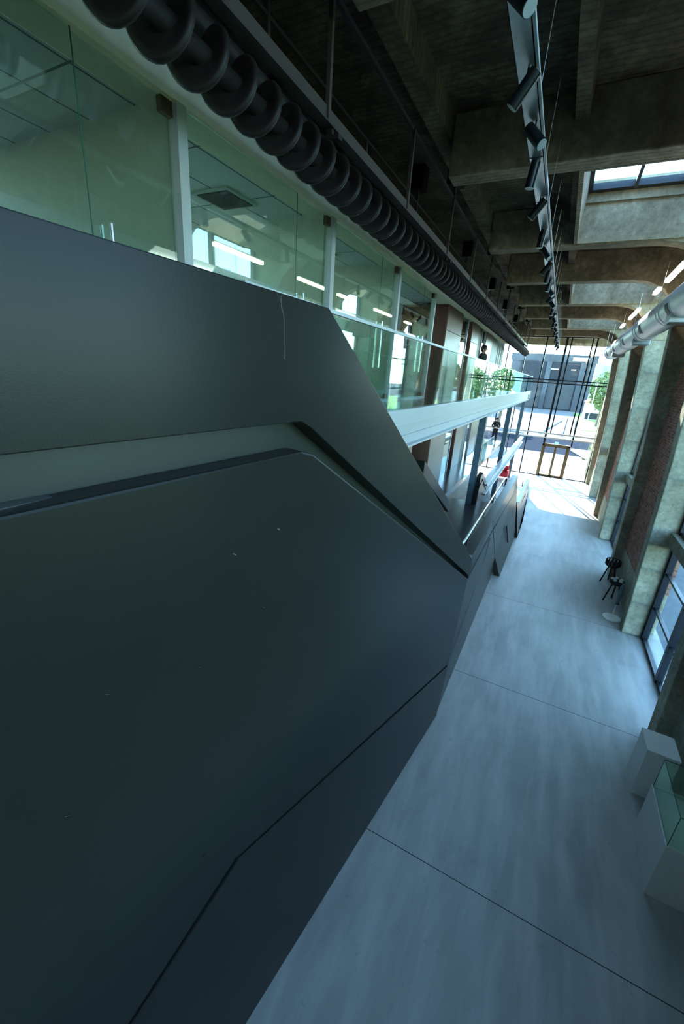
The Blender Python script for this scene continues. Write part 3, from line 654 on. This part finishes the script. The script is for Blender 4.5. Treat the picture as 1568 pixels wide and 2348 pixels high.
hd = MB().box(2.336, 2.344, 5.046, 5.944, .87, 1.40).box(3.126, 3.134, 5.046, 5.944, .87, 1.40).box(2.344, 3.126, 5.046, 5.054, .87, 1.40).box(2.344, 3.126, 5.936, 5.944, .87, 1.40).box(2.336, 3.134, 5.046, 5.944, 1.40, 1.408)
hd = hd.build('glass_hood', 'ggreen', t)
ed = MB()
for x in (2.337, 3.133):
    for yy in (5.047, 5.943): ed.bar((x, yy, .87), (x, yy, 1.408), .007, .007)
    ed.bar((x, 5.047, 1.405), (x, 5.943, 1.405), .007, .007)
for yy in (5.047, 5.943): ed.bar((2.337, yy, 1.405), (3.133, yy, 1.405), .007, .007)
ed.build('hood_edges', 'gedge', t)

def stool(cx, cy, label, ring):
    t = thing('round_stool', label, 'stool', (cx, cy, 0), 'black three-legged stools by the brick wall')
    MB().tube([(cx, cy, .60), (cx, cy, .64), (cx, cy, .665)], .2, 28, rs=[.17, .205, .21]).build('seat', 'blackmetal', t)
    for k in range(3):
        an = math.radians(200 + 120 * k)
        MB().tube([(cx + .10 * math.cos(an), cy + .10 * math.sin(an), .61), (cx + .24 * math.cos(an), cy + .24 * math.sin(an), 0.0)], .022, 8).build('leg', 'blackmetal', t)
    if ring:
        MB().tube([(cx + .21 * math.cos(q * math.pi / 14), cy + .21 * math.sin(q * math.pi / 14), .83) for q in range(29)], .012, 6).build('rim', 'blackmetal', t)
        for k in range(12):
            an = k * math.pi / 6
            MB().box(-.02, .02, -.006, .006, 0, 1)
            px, py = cx + .205 * math.cos(an), cy + .205 * math.sin(an)
            MB().bar((px, py, .65), (px, py, .83), .045, .012).build('slat', 'blackmetal', t)
    else:
        MB().tube([(cx, cy, .66), (cx, cy, .72)], .21, 28).build('upper_ring', 'blackmetal', t)
        for k in range(5):
            an = math.radians(72 * k + 20); p = Vector((cx + .12 * math.cos(an), cy + .12 * math.sin(an), .73))
            MB().tube([p + Vector((-.05 * math.cos(an), -.05 * math.sin(an), .01)), p, p + Vector((.06 * math.cos(an), .06 * math.sin(an), .0))], .05, 10, rs=[.025, .055, .02]).build('petal_pad', 'tube', t)
stool(2.74, 15.3, 'black three-legged stool with a slatted round rim, farther of the two', True)
stool(2.72, 13.85, 'black three-legged stool with pale petal shapes on its seat, beside the white disc stand', False)
t = thing('disc_stand', 'thin white stand with a round white disc foot and dark teal tapering top', 'stand', (2.64, 12.72, 0))
MB().tube([(2.64, 12.72, 0), (2.64, 12.72, .012), (2.64, 12.72, .02)], .23, 36, rs=[.235, .235, .2]).build('base', 'pedt', t)
MB().tube([(2.64, 12.72, .02), (2.655, 12.73, .50)], .012, 8).build('pole', 'ped', t)
MB().tube([(2.655, 12.73, .42), (2.66, 12.74, .5), (2.665, 12.74, .62), (2.67, 12.745, .8), (2.675, 12.75, 1.0), (2.68, 12.75, 1.1)], .05, 14, rs=[.03, .035, .04, .06, .05, .02]).build('head', 'bluecol', t)
t = thing('armchair', 'small red armchair on the ground floor seen between rail and stair', 'armchair', (-2.45, 29.2, 0))
MB().box(-2.85, -2.1, 28.9, 29.6, .15, .45).build('seat', 'red', t, .05)
MB().box(-2.85, -2.1, 29.5, 29.7, .4, .85).build('backrest', 'red', t, .05)
for x in (-2.88, -2.14): MB().box(x, x + .12, 28.9, 29.65, .2, .62).build('armrest', 'red', t, .04)
for x in (-2.8, -2.15):
    for yy in (28.95, 29.55): MB().tube([(x, yy, 0), (x, yy, .16)], .02, 6).build('leg', 'blackmetal', t)

# ================================================================== PEOPLE
def skinmesh(name, verts, edges, radii, mat, parent, rootv=0, sub=2):
    me = bpy.data.meshes.new(name); me.from_pydata([tuple(v) for v in verts], edges, []); me.materials.append(M[mat])
    o = bpy.data.objects.new(name, me); col.objects.link(o); o.parent = parent
    sk = o.modifiers.new('skin', 'SKIN'); sk.use_smooth_shade = True
    if not me.skin_vertices: me.skin_vertices.new()
    for i, r in enumerate(radii):
        sv = me.skin_vertices[0].data[i]
        sv.radius = (r if isinstance(r, tuple) else (r, r)); sv.use_root = (i == rootv)
    ss = o.modifiers.new('subsurf', 'SUBSURF'); ss.levels = sub; ss.render_levels = sub
    return o
def person(name_label, loc, rot, pose):
    t = thing('person', name_label, 'person', loc); t.rotation_euler = (0, 0, rot)
    # facing -Y locally; x sideways; joints
    J = dict(pel=(0, 0, .95), sp=(0, .01, 1.15), ch=(0, 0, 1.32), nb=(0, .01, 1.46), nk=(0, .0, 1.53), hd=(0, -.01, 1.60), ht=(0, -.005, 1.69))
    for s_, sg in (('l', 1), ('r', -1)):
        J[s_ + 'sh'] = (.17 * sg, .01, 1.42); J[s_ + 'hip'] = (.09 * sg, 0, .90)
        J.update({s_ + k: v for k, v in pose[s_].items()})
    names = list(J); V = [J[k] for k in names]; ix = {k: i for i, k in enumerate(names)}
    E_ = [('pel', 'sp'), ('sp', 'ch'), ('ch', 'nb'), ('nb', 'nk'), ('nk', 'hd'), ('hd', 'ht')]
    RR = dict(pel=.12, sp=.105, ch=.125, nb=.06, nk=.048, hd=.082, ht=.07)
    for s_ in 'lr':
        E_ += [('ch', s_ + 'sh'), (s_ + 'sh', s_ + 'el'), (s_ + 'el', s_ + 'wr'), (s_ + 'wr', s_ + 'pa'), ('pel', s_ + 'hip'), (s_ + 'hip', s_ + 'kn'), (s_ + 'kn', s_ + 'an'), (s_ + 'an', s_ + 'to')]
        RR.update({s_ + 'sh': .055, s_ + 'el': .038, s_ + 'wr': .025, s_ + 'pa': (.018, .032), s_ + 'hip': .085, s_ + 'kn': .055, s_ + 'an': .036, s_ + 'to': .03})
    edges = [(ix[a], ix[b]) for a, b in E_]; radii = [RR[k] for k in names]
    # fingers
    for s_, sg in (('l', 1), ('r', -1)):
        pa = Vector(J[s_ + 'pa']); wr = Vector(J[s_ + 'wr']); d = (pa - wr).normalized(); side = d.cross(Vector((0, 1, 0))); side = side.normalized() if side.length > .1 else Vector((1, 0, 0)); curl = d.cross(side).normalized()
        for f_ in range(5):
            o_ = (f_ - 1.5) * .019 if f_ < 4 else .034 * sg
            b0 = pa + side * o_ + (d * .025 if f_ < 4 else -d * .02); ln = (.062, .072, .068, .052, .045)[f_]
            m0 = b0 + (d * ln * .55 if f_ < 4 else (side * sg + d) * ln * .5) + curl * .008; e0 = m0 + d * ln * .4 + curl * .02
            i0 = len(V); V += [tuple(b0), tuple(m0), tuple(e0)]; radii += [.0095, .009, .0075]; edges += [(ix[s_ + 'pa'], i0), (i0, i0 + 1), (i0 + 1, i0 + 2)]
    skinmesh('body', V, edges, radii, 'skin', t, 0)
    # jacket and trousers as their own sleeves of cloth
    jn = ['pel', 'sp', 'ch', 'nb', 'lsh', 'lel', 'lwr', 'rsh', 'rel', 'rwr']; jx = {k: i for i, k in enumerate(jn)}
    je = [('pel', 'sp'), ('sp', 'ch'), ('ch', 'nb'), ('ch', 'lsh'), ('lsh', 'lel'), ('lel', 'lwr'), ('ch', 'rsh'), ('rsh', 'rel'), ('rel', 'rwr')]
    jr = dict(pel=.15, sp=.13, ch=.15, nb=.07, lsh=.075, lel=.056, lwr=.045, rsh=.075, rel=.056, rwr=.045)
    skinmesh('jacket', [J[k] for k in jn], [(jx[a], jx[b]) for a, b in je], [jr[k] for k in jn], 'cloth', t)
    tn = ['pel', 'lhip', 'lkn', 'lan', 'rhip', 'rkn', 'ran']; tx = {k: i for i, k in enumerate(tn)}
    te = [('pel', 'lhip'), ('lhip', 'lkn'), ('lkn', 'lan'), ('pel', 'rhip'), ('rhip', 'rkn'), ('rkn', 'ran')]
    tr_ = dict(pel=.14, lhip=.105, lkn=.075, lan=.055, rhip=.105, rkn=.075, ran=.055)
    skinmesh('trousers', [J[k] for k in tn], [(tx[a], tx[b]) for a, b in te], [tr_[k] for k in tn], 'cloth2', t)
    for s_ in 'lr':
        a = Vector(J[s_ + 'an']); to = Vector(J[s_ + 'to'])
        skinmesh('shoe', [a + Vector((0, .03, -.03)), a + (to - a) * .5 + Vector((0, 0, -.01)), to + Vector((0, -.02, .0))], [(0, 1), (1, 2)], [.045, .045, .036], 'shoe', t, 0, 1)
    # face
    def sph(c, r, name, mat, seg=12):
        g = MB(); vs_ = []; fs = []
        for i in range(seg + 1):
            for j in range(seg): a1 = math.pi * i / seg; a2 = 2 * math.pi * j / seg; vs_.append((c[0] + r[0] * math.sin(a1) * math.cos(a2), c[1] + r[1] * math.sin(a1) * math.sin(a2), c[2] + r[2] * math.cos(a1)))
        for i in range(seg):
            for j in range(seg): fs.append((i * seg + j, i * seg + (j + 1) % seg, (i + 1) * seg + (j + 1) % seg, (i + 1) * seg + j))
        g.add(vs_, fs, True); me = bpy.data.meshes.new(name); me.from_pydata(g.v, [], g.f); me.materials.append(M[mat]); me.polygons.foreach_set('use_smooth', g.sm)
        o = bpy.data.objects.new(name, me); col.objects.link(o); o.parent = t; return o
    sph((0, -.095, 1.60), (.012, .018, .02), 'nose', 'skin', 8)
    for sg in (1, -1): sph((.03 * sg, -.082, 1.632), (.010, .006, .006), 'eye', 'hair', 8); sph((.083 * sg, .0, 1.61), (.01, .02, .03), 'ear', 'skin', 8)
    sph((0, -.084, 1.562), (.022, .006, .006), 'mouth', 'red', 8)
    sph((0, .025, 1.665), (.108, .11, .098), 'hair', 'hair'); sph((0, .06, 1.60), (.095, .07, .08), 'hair', 'hair')
    return t
p1 = person('person in black walking on the middle floor, holding something white', (-3.42, 29.7, MZ + .0), math.radians(8),
    dict(l=dict(el=(.25, .03, 1.16), wr=(.10, -.17, 1.10), pa=(.03, -.22, 1.10), kn=(.10, -.10, .50), an=(.10, -.06, .10), to=(.11, -.19, .04)),
         r=dict(el=(-.26, .04, 1.15), wr=(-.14, -.15, 1.06), pa=(-.07, -.21, 1.07), kn=(-.10, .04, .49), an=(-.11, .20, .13), to=(-.12, .10, .05))))
hb = MB().box(-.07, .07, -.30, -.20, 1.10, 1.13); me = bpy.data.meshes.new('held_papers'); me.from_pydata(hb.v, [], hb.f); me.materials.append(M['paper'])
ho = bpy.data.objects.new('papers', me); col.objects.link(ho); ho.location = (-3.42, 29.7, MZ); ho.rotation_euler = (0, 0, math.radians(8)); tag(ho, 'small white sheet held by the person on the middle floor', 'paper')
p2 = person('person with short black hair standing behind the upper floor glass balustrade', (-2.75, 16.25, FZ), math.radians(75),
    dict(l=dict(el=(.24, .04, 1.14), wr=(.20, -.08, .92), pa=(.19, -.12, .86), kn=(.10, -.02, .50), an=(.10, .03, .09), to=(.11, -.11, .04)),
         r=dict(el=(-.24, .04, 1.14), wr=(-.20, -.08, .92), pa=(-.19, -.12, .86), kn=(-.10, -.02, .50), an=(-.10, .03, .09), to=(-.11, -.11, .04))))

# ================================================================== OUTSIDE
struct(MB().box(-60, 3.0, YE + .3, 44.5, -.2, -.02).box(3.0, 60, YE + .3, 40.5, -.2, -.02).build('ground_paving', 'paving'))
struct(MB().box(-80, 80, 44.5, 58.5, -.25, -.05).build('ground_road', 'asphalt'))
struct(MB().box(-150, 150, 58.5, 300, -.3, -.06).build('ground_yard', 'yard'))
struct(MB().box(11, 140, -80, 40.5, -.3, -.04).build('ground_lawn', 'lawn'))
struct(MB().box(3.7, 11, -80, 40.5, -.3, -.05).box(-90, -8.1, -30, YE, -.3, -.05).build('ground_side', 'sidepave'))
t = thing('porch_frame', 'pale concrete porch frame and roof just outside the glazed end wall', 'porch', (0, 36, 0))
MB().box(-8.1, 3.9, YE + .3, 38.0, 9.45, 9.75).build('canopy', 'beam', t)
MB().box(-8.1, 3.9, 35.3, 35.7, 9.0, 9.45).build('beam', 'beam', t)
MB().box(2.86, 3.35, 35.3, 35.7, 0, 9.0).build('column', 'colc', t, .02)
struct(MB().box(3.9, 60, 74, 122, -.2, .02).build('ground_verge', 'grass'))
t = thing('planting_bed', 'raised concrete kerb bed with lawn and a small shrub outside the door', 'planting bed', (6, 43.5, 0))
MB().prism([(2.1, 48.2, 0), (3.3, 43.2, 0), (12, 42.0, 0), (12, 48.4, 0)], (0, 0, .22)).build('kerb', 'bpale', t)
MB().prism([(2.7, 47.8, .22), (3.7, 43.7, .22), (11.8, 42.4, .22), (11.8, 48.0, .22)], (0, 0, .03)).build('lawn', 'grass', t)
def foliage(c, r, n, size, seed):
    rd = random.Random(seed); g = MB()
    for _ in range(n):
        while True:
            v = Vector((rd.uniform(-1, 1), rd.uniform(-1, 1), rd.uniform(-1, 1)))
            if .35 < v.length < 1: break
        p = Vector(c) + Vector((v.x * r[0], v.y * r[1], v.z * r[2])); a = Vector((rd.uniform(-1, 1), rd.uniform(-1, 1), rd.uniform(-1, 1))).normalized(); b = a.orthogonal().normalized(); s_ = size * rd.uniform(.6, 1.3)
        g.add([p - a * s_, p + b * s_ * .5, p + a * s_, p - b * s_ * .5], [(0, 1, 2, 3)])
    return g
t = thing('shrub', 'small leafy shrub growing in the raised bed outside the door', 'shrub', (3.9, 45.0, .25))
MB().tube([(3.9, 45, .25), (3.95, 45, .9)], .03, 6).build('stem', 'bark', t); foliage((3.95, 45, .9), (.55, .55, .42), 300, .1, 3).build('foliage', 'leaf', t)
def tree(x, yy, h, r, label, seed):
    t = thing('tree', label, 'tree', (x, yy, 0), 'trees outside')
    tr = MB().tube([(x, yy, -.1), (x + .1, yy, h * .35), (x, yy, h * .7)], .2, 8, rs=[.03 * h, .022 * h, .01 * h])
    for k in range(4): an = k * 1.6 + seed; tr.tube([(x, yy, h * .35), (x + r * .6 * math.cos(an), yy + r * .6 * math.sin(an), h * .68)], .05, 6)
    tr.build('trunk', 'bark', t); foliage((x, yy, h * .66), (r, r, h * .36), 1500, r * .13, seed).build('foliage', 'leaf', t)
tree(-9.5, 52, 9, 3.2, 'bright green tree seen through the balustrade glass beside the standing person', 1)
tree(-13.5, 60, 10, 4.0, 'pale green tree farther left beyond the upper floor glass', 2)
tree(-7.4, 66, 8, 2.6, 'small green tree right of the others beyond the upper floor glass', 5)
tree(6.6, 84, 9.0, 2.4, 'sunlit green tree right of the far concrete building', 4)
tree(11.5, 80, 8.6, 3.4, 'wide pale green tree hidden right of the end glazing, mirrored in the balustrade', 6)
tree(17.5, 88, 10.0, 4.2, 'tallest green tree outside, farthest to the right', 8)
t = thing('concrete_building', 'large grey industrial concrete building with a dark open loading bay across the yard', 'building', (-2, 130, 0))
MB().box(-14, 6.6, 130, 160, 0, 14.0).build('wall', 'bconc', t)
MB().box(-14.3, 6.9, 129.6, 130.2, 12.3, 14.2).build('parapet', 'bconc', t)
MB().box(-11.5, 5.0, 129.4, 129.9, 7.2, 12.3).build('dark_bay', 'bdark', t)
for x0, x1 in ((-4.6, -1.8), (1.2, 2.3)): MB().box(x0, x1, 129.2, 129.4, 10.35, 10.6).build('slit_window', 'bwhite', t)
for x0, x1 in ((-9.5, -4.9), (-3.6, 2.9)): MB().box(x0, x1, 129.5, 129.9, .3, 6.9).build('wall_panel', 'bpanel', t)
for x in (-4.3, 3.8): MB().box(x - .6, x + .6, 129.0, 130, 0, 12.3).build('pilaster', 'bconc', t)
MB().box(1.0, 4.8, 129.3, 129.6, 12.7, 13.6).build('sign_band', 'bpale', t)
tag(MB().box(-10.5, -4.8, 165, 175, 0, 24).build('silo_block', 'bpale'), 'pale tall silo block rising behind the concrete building', 'building')
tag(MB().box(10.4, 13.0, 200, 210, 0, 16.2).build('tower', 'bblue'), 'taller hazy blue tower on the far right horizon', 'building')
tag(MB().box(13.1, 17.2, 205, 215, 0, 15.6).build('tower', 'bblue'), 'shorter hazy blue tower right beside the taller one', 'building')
tag(MB().box(-26, -17, 105, 115, 0, 15).build('white_building', 'bwhite'), 'white rendered building seen top left through the end glazing', 'building')
t = thing('low_shed', 'low white shed with an orange roof beside the lawn', 'shed', (7, 100, 0))
MB().box(5.2, 9.5, 100, 108, 0, 3.4).build('wall', 'bwhite', t)
MB().prism([(5.0, 99.5, 3.4), (9.8, 99.5, 3.4), (7.4, 99.5, 5.2)], (0, 9, 0)).build('roof', 'orange', t)
MB().box(5.4, 9.0, 99.7, 100, .2, 1.4).build('dark_base', 'bdark', t)
t = thing('lamp_post', 'thin grey lamp post outside on the right of the end glazing', 'lamp post', (4.25, 70, 0))
MB().tube([(4.25, 70, -.1), (4.3, 70, 7.0)], .07, 8).build('pole', 'bpale', t); MB().box(4.0, 4.35, 69.9, 70.1, 6.95, 7.1).build('lamp_head', 'bpale', t)
for k, (x0, y0, x1, y1) in enumerate(((-1.5, 62, 1.2, 90), (1.2, 62, 2.2, 100), (2.4, 60, 3.6, 95))):
    tag(MB().bar((x0, y0, .1), (x1, y1, .1), .25, .3).build('yard_kerb', 'bpale'), ['left slanting kerb across the far yard', 'middle slanting kerb across the far yard', 'right slanting kerb across the far yard'][k], 'kerb')
for o in list(col.objects):
    if '_w' in o: del o['_w']
